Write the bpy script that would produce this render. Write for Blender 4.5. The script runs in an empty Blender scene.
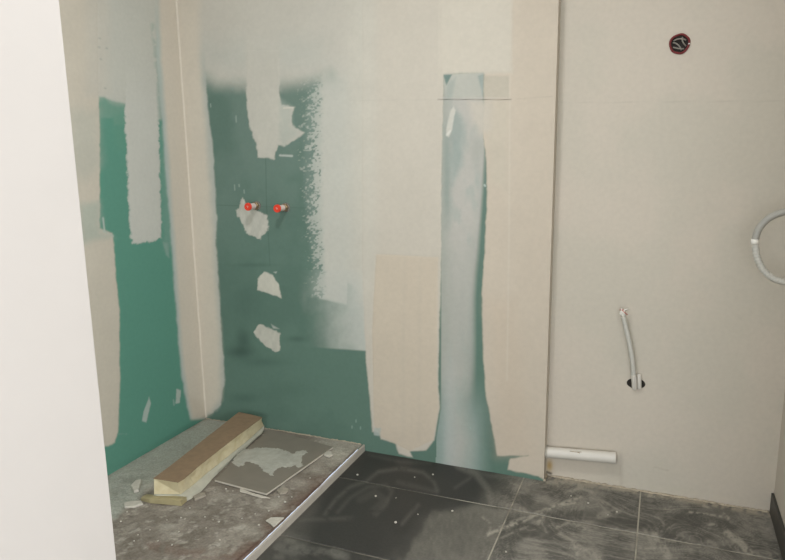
import bpy, bmesh, math, random
import numpy as np
from mathutils import Vector, Matrix

# ------------------------------------------------------------------ camera, light, exposure
S = 1.3238                                   # eye height in metres
F = 663.35                                   # focal length in pixels of a 785 px wide frame
PX, PY = 392.5, 280.0
M = np.array([[0.9260176, 0.37721328, -0.01419649],
              [-0.05823167, 0.17990859, 0.98195823],
              [-0.37296175, 0.90848393, -0.18856428]])      # rows: right, up, forward
CAM = np.array([0.0, 0.0, S])
scene = bpy.context.scene
col = scene.collection
cd = bpy.data.cameras.new('camera'); cam = bpy.data.objects.new('camera', cd); col.objects.link(cam)
cd.sensor_fit = 'HORIZONTAL'; cd.sensor_width = 36.0; cd.lens = F * 36.0 / 785.0
cd.clip_start = 0.02
rot = Matrix([[M[0][i], M[1][i], -M[2][i]] for i in range(3)])
cam.matrix_world = Matrix.Translation(Vector(CAM)) @ rot.to_4x4()
scene.camera = cam

w = bpy.data.worlds.new('world'); scene.world = w; w.use_nodes = True
w.node_tree.nodes['Background'].inputs[0].default_value = (0.75, 0.85, 1.0, 1)
w.node_tree.nodes['Background'].inputs[1].default_value = 1.0

WIN = (-1.3, 2.2, .35, 2.15)               # unseen window behind the camera, shaped for its light: x0, x1, z0, z1
YF = -2.3                                    # inner face of the wall that holds it
ld = bpy.data.lights.new('window_daylight', 'AREA'); lo = bpy.data.objects.new('window_daylight', ld)
col.objects.link(lo)
ld.shape = 'RECTANGLE'; ld.size = WIN[1] - WIN[0] - .1; ld.size_y = WIN[3] - WIN[2] - .1
ld.energy = 93; ld.color = (0.90, 0.95, 1.0)
lo.location = ((WIN[0] + WIN[1]) / 2, YF + .01, (WIN[2] + WIN[3]) / 2)
lo.rotation_euler = (math.radians(90), 0, 0)

WIN2 = (-1.2, 1.0, .8, 2.1)                   # unseen window added in the far right wall to brighten the left: y0, y1, z0, z1
XFAR = 2.4
l2 = bpy.data.lights.new('added_side_window_light', 'AREA'); lo2 = bpy.data.objects.new('added_side_window_light', l2)
col.objects.link(lo2)
l2.shape = 'RECTANGLE'; l2.size = WIN2[3] - WIN2[2] - .1; l2.size_y = WIN2[1] - WIN2[0] - .1
l2.energy = 70; l2.color = (0.92, 0.95, 1.0)
lo2.location = (XFAR - .01, (WIN2[0] + WIN2[1]) / 2, (WIN2[2] + WIN2[3]) / 2)
lo2.rotation_euler = (0, math.radians(90), 0)
LAMP = (-.82, 1.22)                           # added ceiling lamp, unseen above the frame, evens out the wall light
kd = bpy.data.lights.new('added_lamp_light', 'AREA'); ko = bpy.data.objects.new('added_lamp_light', kd)
col.objects.link(ko); kd.shape = 'DISK'; kd.size = .42; kd.energy = 19; kd.color = (.92, .95, 1.0)
ko.location = (LAMP[0], LAMP[1], 2.43)

vs = scene.view_settings
vs.view_transform = 'Standard'; vs.look = 'None'; vs.gamma = 1.0; vs.use_curve_mapping = False
vs.exposure = -0.06

# ------------------------------------------------------------------ geometry of the place
YG, YR = 2.543, 2.5973                       # green board wall, recessed white wall
XL, XR, XB = -2.066, 0.4345, -0.390; XE, YS = XFAR, 1.55  # XE, YS: unseen room widened to the right before YS to let light in
#         # left wall, right wall, end of the board wall
ZS = 0.0298                                  # top of the old screed above the tiles
XS = -1.190                                  # outer face of the white edge strip
ZC = 2.5                                     # ceiling
rng = random.Random(4)

def ray(x, y): return M.T @ np.array([(x - PX) / F, -(y - PY) / F, 1.0])
def onz(x, y, z): d = ray(x, y); return CAM + d * ((z - S) / d[2])
def ony(x, y, Y): d = ray(x, y); return CAM + d * (Y / d[1])
def onx(x, y, X): d = ray(x, y); return CAM + d * (X / d[0])
def project(W):
    c = (np.asarray(W) - CAM) @ M.T
    z = np.maximum(c[:, 2], 0.05)
    return np.stack([PX + F * c[:, 0] / z, PY - F * c[:, 1] / z], 1)

# ------------------------------------------------------------------ noise for surface wear
def vnoise(x, y, seed=0):
    xi = np.floor(x).astype(np.int64); yi = np.floor(y).astype(np.int64)
    xf = x - xi; yf = y - yi
    def h(a, b):
        n = (a * 374761393 + b * 668265263 + seed * 974711) & 0x7fffffff
        n = ((n ^ (n >> 13)) * 1274126177) & 0x7fffffff
        n = (n ^ (n >> 16)) & 0xffff
        return n / 65535.0
    u = xf * xf * (3 - 2 * xf); v = yf * yf * (3 - 2 * yf)
    return (h(xi, yi) * (1 - u) + h(xi + 1, yi) * u) * (1 - v) + (h(xi, yi + 1) * (1 - u) + h(xi + 1, yi + 1) * u) * v
def fbm(x, y, seed=0, o=4):
    s = 0; a = .5
    for i in range(o):
        s = s + a * vnoise(x * 2 ** i, y * 2 ** i, seed + i * 17); a *= .5
    return s / (1 - .5 ** o)                 # 0..1
def sstep(a, b, x):
    t = np.clip((x - a) / (b - a), 0, 1); return t * t * (3 - 2 * t)

ALB = 1.0
def lin(r, g, b):
    c = np.array([r, g, b]) / 255.0
    return np.where(c <= .04045, c / 12.92, ((c + .055) / 1.055) ** 2.4) * ALB

class Coat:
    """Colour of the coats on one surface, laid on in the order the plasterer did."""
    def __init__(s, W, base):
        s.W = W; s.uv = project(W); s.n = len(W)
        s.c = np.tile(lin(*base), (s.n, 1)); s.lab = np.zeros(s.n, np.int32); s.h = np.zeros(s.n)
        s.parts = []
    def noise(s, idx, sc, seed, o=4, sx=1, sy=1):
        u = s.uv[idx]; return fbm(u[:, 0] / sc / sx + 500, u[:, 1] / sc / sy + 500, seed, o)
    def box(s, x0, y0, x1, y1):
        u = s.uv; return np.where((u[:, 0] > x0) & (u[:, 0] < x1) & (u[:, 1] > y0) & (u[:, 1] < y1))[0]
    def sd(s, pts, idx):
        P = s.uv[idx]; n = len(pts); d = np.full(len(P), 1e18); ins = np.zeros(len(P), bool)
        for i in range(n):
            a = np.array(pts[i], float); b = np.array(pts[(i + 1) % n], float)
            e = b - a; q = P - a
            t = np.clip((q @ e) / max(e @ e, 1e-9), 0, 1)
            r = q - t[:, None] * e
            d = np.minimum(d, (r * r).sum(1))
            if abs(e[1]) > 1e-9:
                ins ^= ((a[1] > P[:, 1]) != (b[1] > P[:, 1])) & (P[:, 0] < e[0] * (P[:, 1] - a[1]) / e[1] + a[0])
        d = np.sqrt(d); return np.where(ins, -d, d)
    def mix(s, idx, rgb, a):
        s.c[idx] = s.c[idx] * (1 - a[:, None]) + lin(*rgb) * a[:, None]
    def poly(s, pts, rgb, f=1.0, rag=0.8, rs=5.0, alpha=1.0, part=None, seed=1, var=0.05, mod=None, h=.0006, tex=0.0):
        pts = np.array(pts, float); m = f + rag * 2 + 2
        idx = s.box(pts[:, 0].min() - m, pts[:, 1].min() - m, pts[:, 0].max() + m, pts[:, 1].max() + m)
        if not len(idx): return
        d = s.sd(pts, idx) + rag * 2 * (s.noise(idx, rs, seed) - .5)
        a = sstep(f, -f, d) * alpha
        if mod is not None: a = a * mod(s.uv[idx][:, 0], s.uv[idx][:, 1], d, s.noise(idx, rs, seed + 5))
        v = 1 + var * 2 * (s.noise(idx, 22, seed + 9) - .5) + tex * 2 * (s.noise(idx, 2.6, seed + 21, 3, 1, 2.2) - .5)
        s.c[idx] = s.c[idx] * (1 - a[:, None]) + (lin(*rgb) * v[:, None]) * a[:, None]
        if part:
            if part not in s.parts or True:
                s.parts.append(part); k = len(s.parts)
            hit = a > .5
            s.lab[idx[hit]] = k; s.h[idx[hit]] = h
        return idx
    def line(s, pts, wd, rgb, alpha=1.0, f=.8, seed=3, brk=0.0, bs=6.0):
        pts = np.array(pts, float); m = wd + f + 1
        idx = s.box(pts[:, 0].min() - m, pts[:, 1].min() - m, pts[:, 0].max() + m, pts[:, 1].max() + m)
        if not len(idx): return
        P = s.uv[idx]; d = np.full(len(P), 1e18)
        for a, b in zip(pts[:-1], pts[1:]):
            e = b - a; q = P - a; t = np.clip((q @ e) / max(e @ e, 1e-9), 0, 1)
            r = q - t[:, None] * e; d = np.minimum(d, (r * r).sum(1))
        a = sstep(wd / 2 + f, wd / 2 - f, np.sqrt(d)) * alpha
        if brk: a = a * sstep(brk - .12, brk + .12, s.noise(idx, bs, seed))
        s.mix(idx, rgb, a)

# ------------------------------------------------------------------ mesh helpers
def mesh_np(name, verts, quads):
    me = bpy.data.meshes.new(name)
    verts = np.ascontiguousarray(verts, np.float32); quads = np.ascontiguousarray(quads, np.int32)
    me.vertices.add(len(verts)); me.vertices.foreach_set('co', verts.ravel())
    me.loops.add(quads.size); me.loops.foreach_set('vertex_index', quads.ravel())
    me.polygons.add(len(quads))
    me.polygons.foreach_set('loop_start', np.arange(0, quads.size, 4, dtype=np.int32))
    me.update(calc_edges=True); return me
def set_coat(me, c):
    at = me.attributes.new('coat', 'FLOAT_COLOR', 'POINT')
    d = np.ones((len(c), 4), np.float32); d[:, :3] = np.clip(c, 0, 1); at.data.foreach_set('color', d.ravel())
def smooth(me): me.polygons.foreach_set('use_smooth', np.ones(len(me.polygons), bool)); me.update()
def link(name, me, mat=None, parent=None, label=None, cat=None, group=None, kind=None, loc=None):
    o = bpy.data.objects.new(name, me); col.objects.link(o)
    if mat is not None: me.materials.clear(); me.materials.append(mat)
    if parent is not None: o.parent = parent
    if label: o['label'] = label
    if cat: o['category'] = cat
    if group: o['group'] = group
    if kind: o['kind'] = kind
    if loc is not None: o.location = loc
    return o
def empty(name, loc, label, cat, group=None):
    o = bpy.data.objects.new(name, None); col.objects.link(o); o.location = loc; o.empty_display_size = .05
    o['label'] = label; o['category'] = cat
    if group: o['group'] = group
    return o
def grid_quads(nu, nv):
    i = np.arange(nu * nv).reshape(nv, nu)
    return np.stack([i[:-1, :-1], i[:-1, 1:], i[1:, 1:], i[1:, :-1]], -1).reshape(-1, 4)
def box_mesh(name, x0, x1, y0, y1, z0, z1, bev=0.0, off=(0, 0, 0)):
    bm = bmesh.new(); bmesh.ops.create_cube(bm, size=1)
    for v in bm.verts:
        v.co = Vector((x0 if v.co.x < 0 else x1, y0 if v.co.y < 0 else y1, z0 if v.co.z < 0 else z1)) - Vector(off)
    if bev: bmesh.ops.bevel(bm, geom=bm.edges[:], offset=bev, segments=2, affect='EDGES', profile=.5)
    me = bpy.data.meshes.new(name); bm.to_mesh(me); bm.free(); return me
def tube(name, pts, rad, n=12, cap=True, off=(0, 0, 0), rads=None):
    """A swept round tube with a real end on both sides."""
    P = [Vector(p) - Vector(off) for p in pts]; N = len(P); vs_ = []; fs = []
    t0 = (P[1] - P[0]).normalized(); up = Vector((0, 0, 1)) if abs(t0.z) < .9 else Vector((1, 0, 0))
    nrm = t0.cross(up).normalized()
    for i, p in enumerate(P):
        t = (P[min(i + 1, N - 1)] - P[max(i - 1, 0)]).normalized()
        nrm = (nrm - t * nrm.dot(t)).normalized(); b = t.cross(nrm)
        r = rads[i] if rads else rad
        for k in range(n):
            a = 2 * math.pi * k / n; vs_.append(p + (nrm * math.cos(a) + b * math.sin(a)) * r)
    for i in range(N - 1):
        for k in range(n):
            fs.append((i * n + k, i * n + (k + 1) % n, (i + 1) * n + (k + 1) % n, (i + 1) * n + k))
    if cap: fs.append(tuple(range(n))[::-1]); fs.append(tuple((N - 1) * n + k for k in range(n)))
    me = bpy.data.meshes.new(name); me.from_pydata([tuple(v) for v in vs_], [], fs)
    for p in me.polygons: p.use_smooth = len(p.vertices) == 4
    me.update(); return me
def lathe(name, prof, axis, n=20, off=(0, 0, 0), origin=(0, 0, 0), close=False, sides=None):
    """Profile of (distance along axis, radius) turned about an axis."""
    ax = Vector(axis).normalized(); u = ax.cross(Vector((0, 0, 1)))
    u = u.normalized() if u.length > .1 else Vector((1, 0, 0)); v = ax.cross(u)
    vs_ = []; fs = []; o = Vector(origin) - Vector(off)
    for d, r in prof:
        for k in range(n):
            a = 2 * math.pi * k / n; vs_.append(tuple(o + ax * d + (u * math.cos(a) + v * math.sin(a)) * r))
    for i in range(len(prof) - 1):
        for k in range(n): fs.append((i * n + k, i * n + (k + 1) % n, (i + 1) * n + (k + 1) % n, (i + 1) * n + k))
    if close:
        m = len(prof) - 1
        for k in range(n): fs.append((m * n + k, m * n + (k + 1) % n, (k + 1) % n, k))
    else:
        fs.append(tuple(range(n))[::-1]); fs.append(tuple((len(prof) - 1) * n + k for k in range(n)))
    me = bpy.data.meshes.new(name); me.from_pydata(vs_, [], fs); me.update(); return me
def slab(name, pts, z0, z1, off=(0, 0, 0), jitter=0.0):
    """A flat piece with thickness from a ring of (x, y)."""
    n = len(pts); o = Vector(off); vs_ = []
    for z in (z0, z1):
        for x, y in pts: vs_.append((x - o.x, y - o.y, z - o.z + (rng.uniform(-jitter, jitter) if z == z1 else 0)))
    fs = [tuple(range(n))[::-1], tuple(range(n, 2 * n))] + [(i, (i + 1) % n, n + (i + 1) % n, n + i) for i in range(n)]
    me = bpy.data.meshes.new(name); me.from_pydata(vs_, [], fs); me.update()
    bm = bmesh.new(); bm.from_mesh(me); bmesh.ops.recalc_face_normals(bm, faces=bm.faces[:]); bm.to_mesh(me); bm.free()
    return me
def bez(p0, p1, p2, p3, n):
    return [tuple(np.array(p0) * (1 - t) ** 3 + 3 * np.array(p1) * t * (1 - t) ** 2 + 3 * np.array(p2) * t * t * (1 - t) + np.array(p3) * t ** 3)
            for t in np.linspace(0, 1, n)]

# ------------------------------------------------------------------ materials
def new_mat(name):
    m = bpy.data.materials.new(name); m.use_nodes = True
    return m, m.node_tree.nodes, m.node_tree.links, m.node_tree.nodes['Principled BSDF']
def coat_mat(name, rough=.75, grain=.06, gscale=90, bump=.12, bscale=220, spec=.25):
    m, N, L, b = new_mat(name)
    a = N.new('ShaderNodeAttribute'); a.attribute_name = 'coat'
    g = N.new('ShaderNodeNewGeometry')
    n = N.new('ShaderNodeTexNoise'); n.inputs['Scale'].default_value = gscale; n.inputs['Detail'].default_value = 4
    L.new(g.outputs['Position'], n.inputs['Vector'])
    r = N.new('ShaderNodeMapRange'); r.inputs[1].default_value = .3; r.inputs[2].default_value = .7
    r.inputs[3].default_value = 1 - grain; r.inputs[4].default_value = 1 + grain
    L.new(n.outputs['Fac'], r.inputs[0])
    mx = N.new('ShaderNodeVectorMath'); mx.operation = 'SCALE'
    L.new(a.outputs['Color'], mx.inputs[0]); L.new(r.outputs[0], mx.inputs['Scale'])
    L.new(mx.outputs[0], b.inputs['Base Color'])
    b.inputs['Roughness'].default_value = rough; b.inputs['Specular IOR Level'].default_value = spec
    n2 = N.new('ShaderNodeTexNoise'); n2.inputs['Scale'].default_value = bscale; n2.inputs['Detail'].default_value = 3
    L.new(g.outputs['Position'], n2.inputs['Vector'])
    bp = N.new('ShaderNodeBump'); bp.inputs['Strength'].default_value = bump; bp.inputs['Distance'].default_value = .002
    L.new(n2.outputs['Fac'], bp.inputs['Height']); L.new(bp.outputs[0], b.inputs['Normal'])
    return m
def mat(name, rgb, rough=.6, var=.08, scale=40, spec=.3, metal=0.0, bump=.0, bscale=150, rgb2=None, stretch=None):
    m, N, L, b = new_mat(name)
    tc = N.new('ShaderNodeTexCoord'); mp = N.new('ShaderNodeMapping')
    if stretch: mp.inputs['Scale'].default_value = stretch
    L.new(tc.outputs['Object'], mp.inputs['Vector'])
    n = N.new('ShaderNodeTexNoise'); n.inputs['Scale'].default_value = scale; n.inputs['Detail'].default_value = 5
    L.new(mp.outputs[0], n.inputs['Vector'])
    cr = N.new('ShaderNodeValToRGB')
    c = lin(*rgb)
    c1, c2 = (c * (1 - var), c * (1 + var)) if rgb2 is None else (c, lin(*rgb2))
    cr.color_ramp.elements[0].position = .32; cr.color_ramp.elements[1].position = .68
    cr.color_ramp.elements[0].color = (*np.clip(c1, 0, 1), 1); cr.color_ramp.elements[1].color = (*np.clip(c2, 0, 1), 1)
    L.new(n.outputs['Fac'], cr.inputs[0]); L.new(cr.outputs[0], b.inputs['Base Color'])
    b.inputs['Roughness'].default_value = rough; b.inputs['Specular IOR Level'].default_value = spec
    b.inputs['Metallic'].default_value = metal
    if bump:
        n2 = N.new('ShaderNodeTexNoise'); n2.inputs['Scale'].default_value = bscale; n2.inputs['Detail'].default_value = 4
        L.new(mp.outputs[0], n2.inputs['Vector'])
        bp = N.new('ShaderNodeBump'); bp.inputs['Strength'].default_value = bump; bp.inputs['Distance'].default_value = .003
        L.new(n2.outputs['Fac'], bp.inputs['Height']); L.new(bp.outputs[0], b.inputs['Normal'])
    return m

M_wall = coat_mat('board_and_joint_compound', rough=.8, grain=.025, gscale=60, bump=.10)
M_screed = coat_mat('old_screed', rough=.9, grain=.16, gscale=130, bump=.55, bscale=170, spec=.15)
M_tile = coat_mat('dusty_dark_tile', rough=.55, grain=.10, gscale=110, bump=.06, spec=.35)
M_white = mat('white_wall_paint', (201, 195, 189), .7, .012, 6, bump=.03)
M_ceil = mat('ceiling_paint', (240, 238, 233), .8, .01, 4)
M_side = mat('side_wall_paint', (228, 223, 214), .75, .02, 5)
M_rwall = mat('right_wall_paint', (198, 189, 176), .75, .02, 5)
M_grout = mat('light_grout', (172, 166, 152), .9, .15, 60)
M_strip = mat('white_edge_strip', (178, 170, 157), .8, .06, 30)
M_kraft = mat('brown_kraft_facing', (136, 114, 90), .8, .08, 35, bump=.15)
M_foam = mat('cream_foam', (214, 203, 170), .85, .0, 30, bump=.4, bscale=120, rgb2=(200, 186, 148))
M_foil = mat('grey_backing_facing', (176, 173, 156), .7, .09, 25, bump=.15)
M_olive = mat('olive_backing_facing', (158, 147, 112), .75, .08, 40, bump=.2)
M_slabt = mat('grey_ceramic_face', (126, 119, 107), .6, .05, 14)
M_slabe = mat('grey_ceramic_edge', (186, 179, 165), .8, .08, 60)
M_adh = mat('tile_adhesive', (168, 166, 154), .9, .10, 40, bump=.5, bscale=90)
M_chip = mat('plaster_chip', (186, 180, 167), .9, .10, 80, bump=.3)
M_chipd = mat('grey_mortar_chip', (150, 142, 128), .9, .14, 80, bump=.3)
M_red = mat('red_plastic', (218, 62, 40), .5, .05, 40, spec=.5)
M_cap = mat('pale_pipe_stub', (214, 196, 186), .35, .05, 40, spec=.5)
M_brass = mat('brass_fitting', (150, 128, 98), .4, .12, 80, metal=.6)
M_chrome = mat('dull_chrome', (190, 188, 182), .35, .05, 40, metal=.7)
M_dark = mat('hole_shade', (44, 40, 36), .9, .2, 40)  # dark colour stands for the shade inside the wall hole and box
M_hole = mat('scuffed_hole_edge', (112, 106, 98), .9, .2, 60)
M_pvc = mat('white_pipe', (208, 202, 191), .4, .02, 20, spec=.45)
M_mort = mat('mortar_bead', (172, 160, 140), .95, .16, 70, bump=.5)
M_redbox = mat('dark_red_plastic', (112, 40, 40), .5, .10, 60)
M_wire = mat('grey_wire', (142, 136, 126), .45, .06, 60)
M_wirer = mat('red_wire', (180, 130, 118), .5, .06, 60)
M_cond = mat('grey_conduit', (190, 187, 177), .45, .04, 60, spec=.4)
M_condd = mat('dark_grey_conduit', (160, 157, 148), .45, .04, 60, spec=.4)
M_band = mat('white_sleeve', (226, 222, 212), .5, .02, 60)
M_skirt = mat('dark_skirting_tile', (66, 64, 59), .45, .10, 30)
M_frame = mat('window_frame_white', (230, 228, 224), .4, .01, 20)
mg, N_, L_, b_ = new_mat('window_glass')
b_.inputs['Transmission Weight'].default_value = 1.0; b_.inputs['Roughness'].default_value = .02
b_.inputs['Base Color'].default_value = (.95, .98, .97, 1); M_glass = mg

def below(y0, y1): return lambda u, v, d, n: sstep(y0, y1, v)
# ------------------------------------------------------------------ coats on a wall, split into patches
def coated_wall(name, W, nu, nv, coat, out, extra=None, labels=None):
    """The board is one mesh; each patch of compound is a thin layer of its own on it."""
    q = grid_quads(nu, nv); base_v = W.copy(); base_c = coat.c
    if extra is not None:
        ev, eq, ec = extra
        allv = np.vstack([W, ev]); allq = np.vstack([q, eq + len(W)]); allc = np.vstack([base_c, np.tile(lin(*ec), (len(ev), 1))])
    else: allv, allq, allc = W, q, base_c
    me = mesh_np(name, allv, allq); set_coat(me, allc)
    o = link(name, me, M_wall, kind='structure')
    if labels: o['label'] = labels
    for k, pn in enumerate(coat.parts, 1):
        own = coat.lab == k
        fsel = own[q].all(1)
        if fsel.sum() < 6: continue
        fq = q[fsel]; used = np.unique(fq); re = np.full(len(W), -1); re[used] = np.arange(len(used))
        cnt = np.zeros(len(W), int); np.add.at(cnt, fq.ravel(), 1)
        hh = np.where(cnt[used] >= 4, coat.h[used], .0002)
        pm = mesh_np(pn[0], W[used] + np.outer(hh, out), re[fq]); set_coat(pm, base_c[used]); smooth(pm)
        c = link(pn[0], pm, M_wall, parent=o)
        if len(pn) > 1: c['label'] = pn[1]
    return o

BEIGE = (196, 186, 170); SKIM = (186, 184, 173); TOP = (186, 181, 169); GREENB = (92, 117, 104); GREENL = (88, 137, 119)  # GREENL raised a little to offset weaker light on the left wall

# ---- board wall at the back
dx = .0034
xs = np.arange(XL, XB + 1e-6, (XB - XL) / round((XB - XL) / dx)); zs = np.linspace(0, 2.06, 600)
nu, nv = len(xs), len(zs)
X, Z = np.meshgrid(xs, zs); W = np.stack([X.ravel(), np.full(X.size, YG), Z.ravel()], 1)
k = Coat(W, GREENB)
allidx = np.arange(k.n)
k.mix(allidx, (108, 125, 115), .9 * sstep(330, 120, k.uv[:, 1]) * (.5 + .5 * k.noise(allidx, 40, 3)))
k.mix(allidx, (84, 108, 96), .6 * sstep(.52, .72, k.noise(allidx, 55, 8)))
for cx, cy, rx, ry, a in ((243, 340, 7, 12, .6), (240, 352, 14, 6, .7), (262, 362, 22, 5, .35), (297, 339, 10, 3, .45), (255, 265, 22, 2.0, .3), (245, 398, 14, 5, .35), (290, 390, 18, 8, .2), (246, 300, 12, 20, .15)):
    d = ((k.uv[:, 0] - cx) / rx) ** 2 + ((k.uv[:, 1] - cy) / ry) ** 2
    k.mix(allidx, (62, 82, 72), a * np.exp(-d))
# pencil marks around the pipe ends
k.line([(265.5, 150), (266.5, 205), (270, 265)], .7, (70, 92, 82), .55, .6)
k.line([(216, 205), (306, 208)], .7, (72, 94, 84), .45, .6)
# skim over the top of the board, feathered out downwards
k.poly([(150, -60), (372, -60), (372, 120), (330, 78), (300, 82), (262, 84), (215, 86), (204, 76), (150, 70)], TOP, f=13, rag=6, rs=30, part=('skim_coat', 'thin grey skim coat fading into the green board'), h=.0003, var=.03)
k.poly([(200, 40), (320, 40), (320, 72), (200, 72)], (176, 176, 166), f=20, rag=5, rs=20, alpha=.6)
# rough roller edge and large white skim patch
edge = lambda v: np.interp(v, [60, 100, 143, 200, 240, 262, 280, 300], [306, 305, 301, 302.5, 308, 311, 313, 309])
idx = k.box(295, 60, 352, 306); U = k.uv[idx]
tt = (U[:, 0] - edge(U[:, 1])) / np.interp(U[:, 1], [60, 240, 300], [21, 17, 16])
nn = .6 * fbm(U[:, 0] / 2.0 + 40, U[:, 1] / 1.6 + 40, 77, 3) + .4 * fbm(U[:, 0] / 6 + U[:, 1] / 9, U[:, 1] / 7, 79, 3)
foot = sstep(305, 302, U[:, 1] - .22 * (U[:, 0] - 343)) * sstep(70, 92, U[:, 1]) * (U[:, 0] < 347)
a = sstep(-.22, .22, tt * 1.0 + (nn - .5) * 3.4 - .50) * foot
k.mix(idx, SKIM, a * np.clip(.55 + .45 * tt, 0, 1) * .95)
k.mix(idx, (160, 170, 161), .22 * sstep(-.1, .4, tt) * foot)
k.poly([(321, 20), (368, 20), (368, 300), (348, 284), (344, 303), (326, 298), (325, 280), (322, 200)], SKIM, f=2.6, rag=2.6, rs=4, part=('skim_coat', 'large white skim patch with a ragged brushed edge'), var=.03, mod=below(40, 110), h=.0003)
k.poly([(344, -60), (372, -60), (372, 300), (354, 300)], (190, 185, 172), f=12, rag=2, rs=12, alpha=.85)
# soft smear under it
idx = k.box(296, 270, 374, 356); U = k.uv[idx]
n = fbm(U[:, 0] / 16, U[:, 1] / 22, 31)
a = sstep(300, 362, U[:, 0] + (n - .5) * 26 - .14 * (U[:, 1] - 320)) * sstep(352, 349.5, U[:, 1] - .066 * (U[:, 0] - 366)) * sstep(255, 295, U[:, 1])
k.mix(idx, (182, 183, 174), a * .92)
# joint in the middle of the wall
k.poly([(362, -60), (446, -60), (444, 75), (441.8, 180), (441.6, 250), (438, 380), (440, 408), (434, 440), (426, 450), (410, 451.5), (413, 457.5), (399, 453.5), (395, 443), (381, 439), (379, 433), (372, 432), (370, 402), (366, 362), (363.5, 306), (362, 260)], (191, 183, 169), f=1.2, rag=.7, rs=6, part=('joint_compound_band', 'wide pale joint compound band down the middle of the wall'), var=.025)
k.poly([(355, -60), (376, -60), (376, 250), (368, 330), (361, 300)], (192, 187, 174), f=8, rag=1, alpha=.75)
k.poly([(376, 254), (438, 257.5), (437, 380), (439, 408), (433, 440), (410, 451), (381, 437), (374, 425), (372, 330)], (193, 180, 161), f=1.0, rag=.5, alpha=.9, part=('joint_compound_band', 'darker beige second layer on the middle joint'), var=.03, h=.0007)
for x in (404, 420): k.line([(x, 262), (x - 1, 440)], 3, (182, 172, 156), .25, 2.5)
k.poly([(374, 428), (381, 428), (380, 436), (374, 435)], (170, 176, 168), f=1, rag=.8, rs=3, alpha=.8)
# right joint beside the recess
k.poly([(505, -60), (620, -60), (620, 300), (620, 480), (543, 479), (538, 476), (518, 472), (508, 469.5), (510, 458.5), (528, 455.7), (497, 456), (490, 416), (486, 397), (483, 352), (482, 293), (484.5, 254), (487, 198), (486, 159), (482.6, 132), (484, 104), (484, 60), (484, -60)], (191, 179, 162), f=1.2, rag=.8, rs=6, part=('joint_compound_band', 'broad pale joint compound band along the projecting wall end'), var=.03)
k.poly([(440, -60), (512, -60), (512, 73), (440, 75)], (195, 187, 172), f=3, rag=1, var=.02, part=('joint_compound_band', 'pale compound above the open board joint'))
k.poly([(488, 300), (515, 300), (530, 455), (498, 455)], (190, 174, 154), f=12, rag=3, rs=12, alpha=.45)
k.poly([(484, 76), (509, 76), (509, 98), (484, 98)], (181, 173, 157), f=1.2, rag=.3, alpha=.9)
k.poly([(486, 100), (508, 100), (507, 190), (490, 180)], (188, 179, 162), f=5, rag=2, alpha=.7)
k.line([(510, 76), (509, 240), (507, 380)], 1.4, (200, 192, 178), .45, 1)
# washed streak between the two joints
idx = k.box(436, 70, 500, 480); U = k.uv[idx]; u, v = U[:, 0], U[:, 1]
rb = np.interp(v, [70, 100, 132, 159, 198, 254, 293, 352, 397, 416, 456, 480], [483, 483, 482.6, 485.5, 486.5, 484, 482, 483, 486, 490, 497, 505])
dl = np.interp(v, [125, 148, 190, 266, 296, 338, 374, 400, 430, 480], [483, 482, 480, 475.5, 473, 470.5, 467, 462, 458, 455])
lb = np.interp(v, [70, 380, 408, 440, 452], [441.5, 441, 441, 436, 428])
ins = sstep(-.8, .8, rb - u) * sstep(-.8, .8, u - lb) * (k.lab[idx] == 0)
n1 = fbm(u / 14 + 9, v / 30 + 3, 51); n2 = fbm(u / 5, v / 9, 52)
white = sstep(440.5, 458, u + (n1 - .5) * 8) * sstep(0, np.interp(v, [100, 260, 340, 480], [3, 7, 15, 30]), dl + np.interp(v, [300, 400, 440], [5, 12, 26]) - u)
lev = np.interp(v, [70, 98, 110, 150, 220, 260, 330, 380, 420, 440, 480], [.80, .82, .86, .76, .86, .66, .50, .50, .60, .66, .62]) + (n1 - .5) * .22
k.mix(idx, (166, 166, 156), ins * .9 * sstep(478, 466, u) * sstep(430, 370, v))
k.mix(idx, (148, 154, 145), ins * .8 * sstep(446, 462, u) * sstep(478, 468, u) * sstep(225, 280, v) * sstep(400, 350, v))
k.mix(idx, (146, 160, 152), ins * .8 * sstep(495, 470, u) * sstep(370, 430, v))
k.mix(idx, (178, 174, 165), ins * np.clip(white * lev * 1.12, 0, 1))
k.mix(idx, (150, 160, 152), ins * .5 * white * sstep(.5, .8, fbm(u / 9 + 3, v / 24 + 8, 58)))
k.mix(idx, (178, 180, 174), ins * .55 * np.exp(-((u - 449) / 7) ** 2) * sstep(330, 400, v))
k.mix(idx, (128, 142, 134), ins * .6 * np.exp(-((u - 447) / 4) ** 2) * sstep(105, 150, v) * sstep(250, 190, v))
k.poly([(444, 74.5), (483, 73), (482.5, 98), (446, 98)], (174, 173, 162), f=1, rag=.4, alpha=.93, part=('joint_compound_band', 'grey washed square of thin compound above the joint'))
k.poly([(443.5, 75), (452, 74.5), (446.5, 85)], (112, 130, 122), f=.9, rag=.4)
k.poly([(447, 84), (456, 77), (452, 98), (446, 100)], (150, 157, 149), f=2, rag=.5, alpha=.6)
k.poly([(478, 76), (483, 74), (482.5, 96)], (138, 152, 146), f=1.5, rag=.4, alpha=.7)
k.poly([(449, 125), (454, 108), (461, 114), (465, 126), (462, 165), (452, 185)], (142, 153, 146), f=5, rag=2, alpha=.75)
k.poly([(468, 100), (492, 100), (490, 130), (480, 134), (472, 120)], (188, 180, 166), f=6, rag=2, alpha=.9)
k.poly([(446.5, 128), (450, 112), (453.5, 106), (455.5, 110), (452, 130), (448.5, 137), (446, 134)], (196, 192, 180), f=1, rag=.6, rs=3, alpha=.9, part=('filler_patch',))
k.line([(447, 135), (450, 131)], 2, (206, 204, 194), .8)
k.line([(438, 99.4), (511, 99.6)], .5, (60, 56, 50), .9, .75)
k.line([(441, 98.2), (508, 98.2)], .4, (206, 202, 190), .4, .7)
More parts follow.
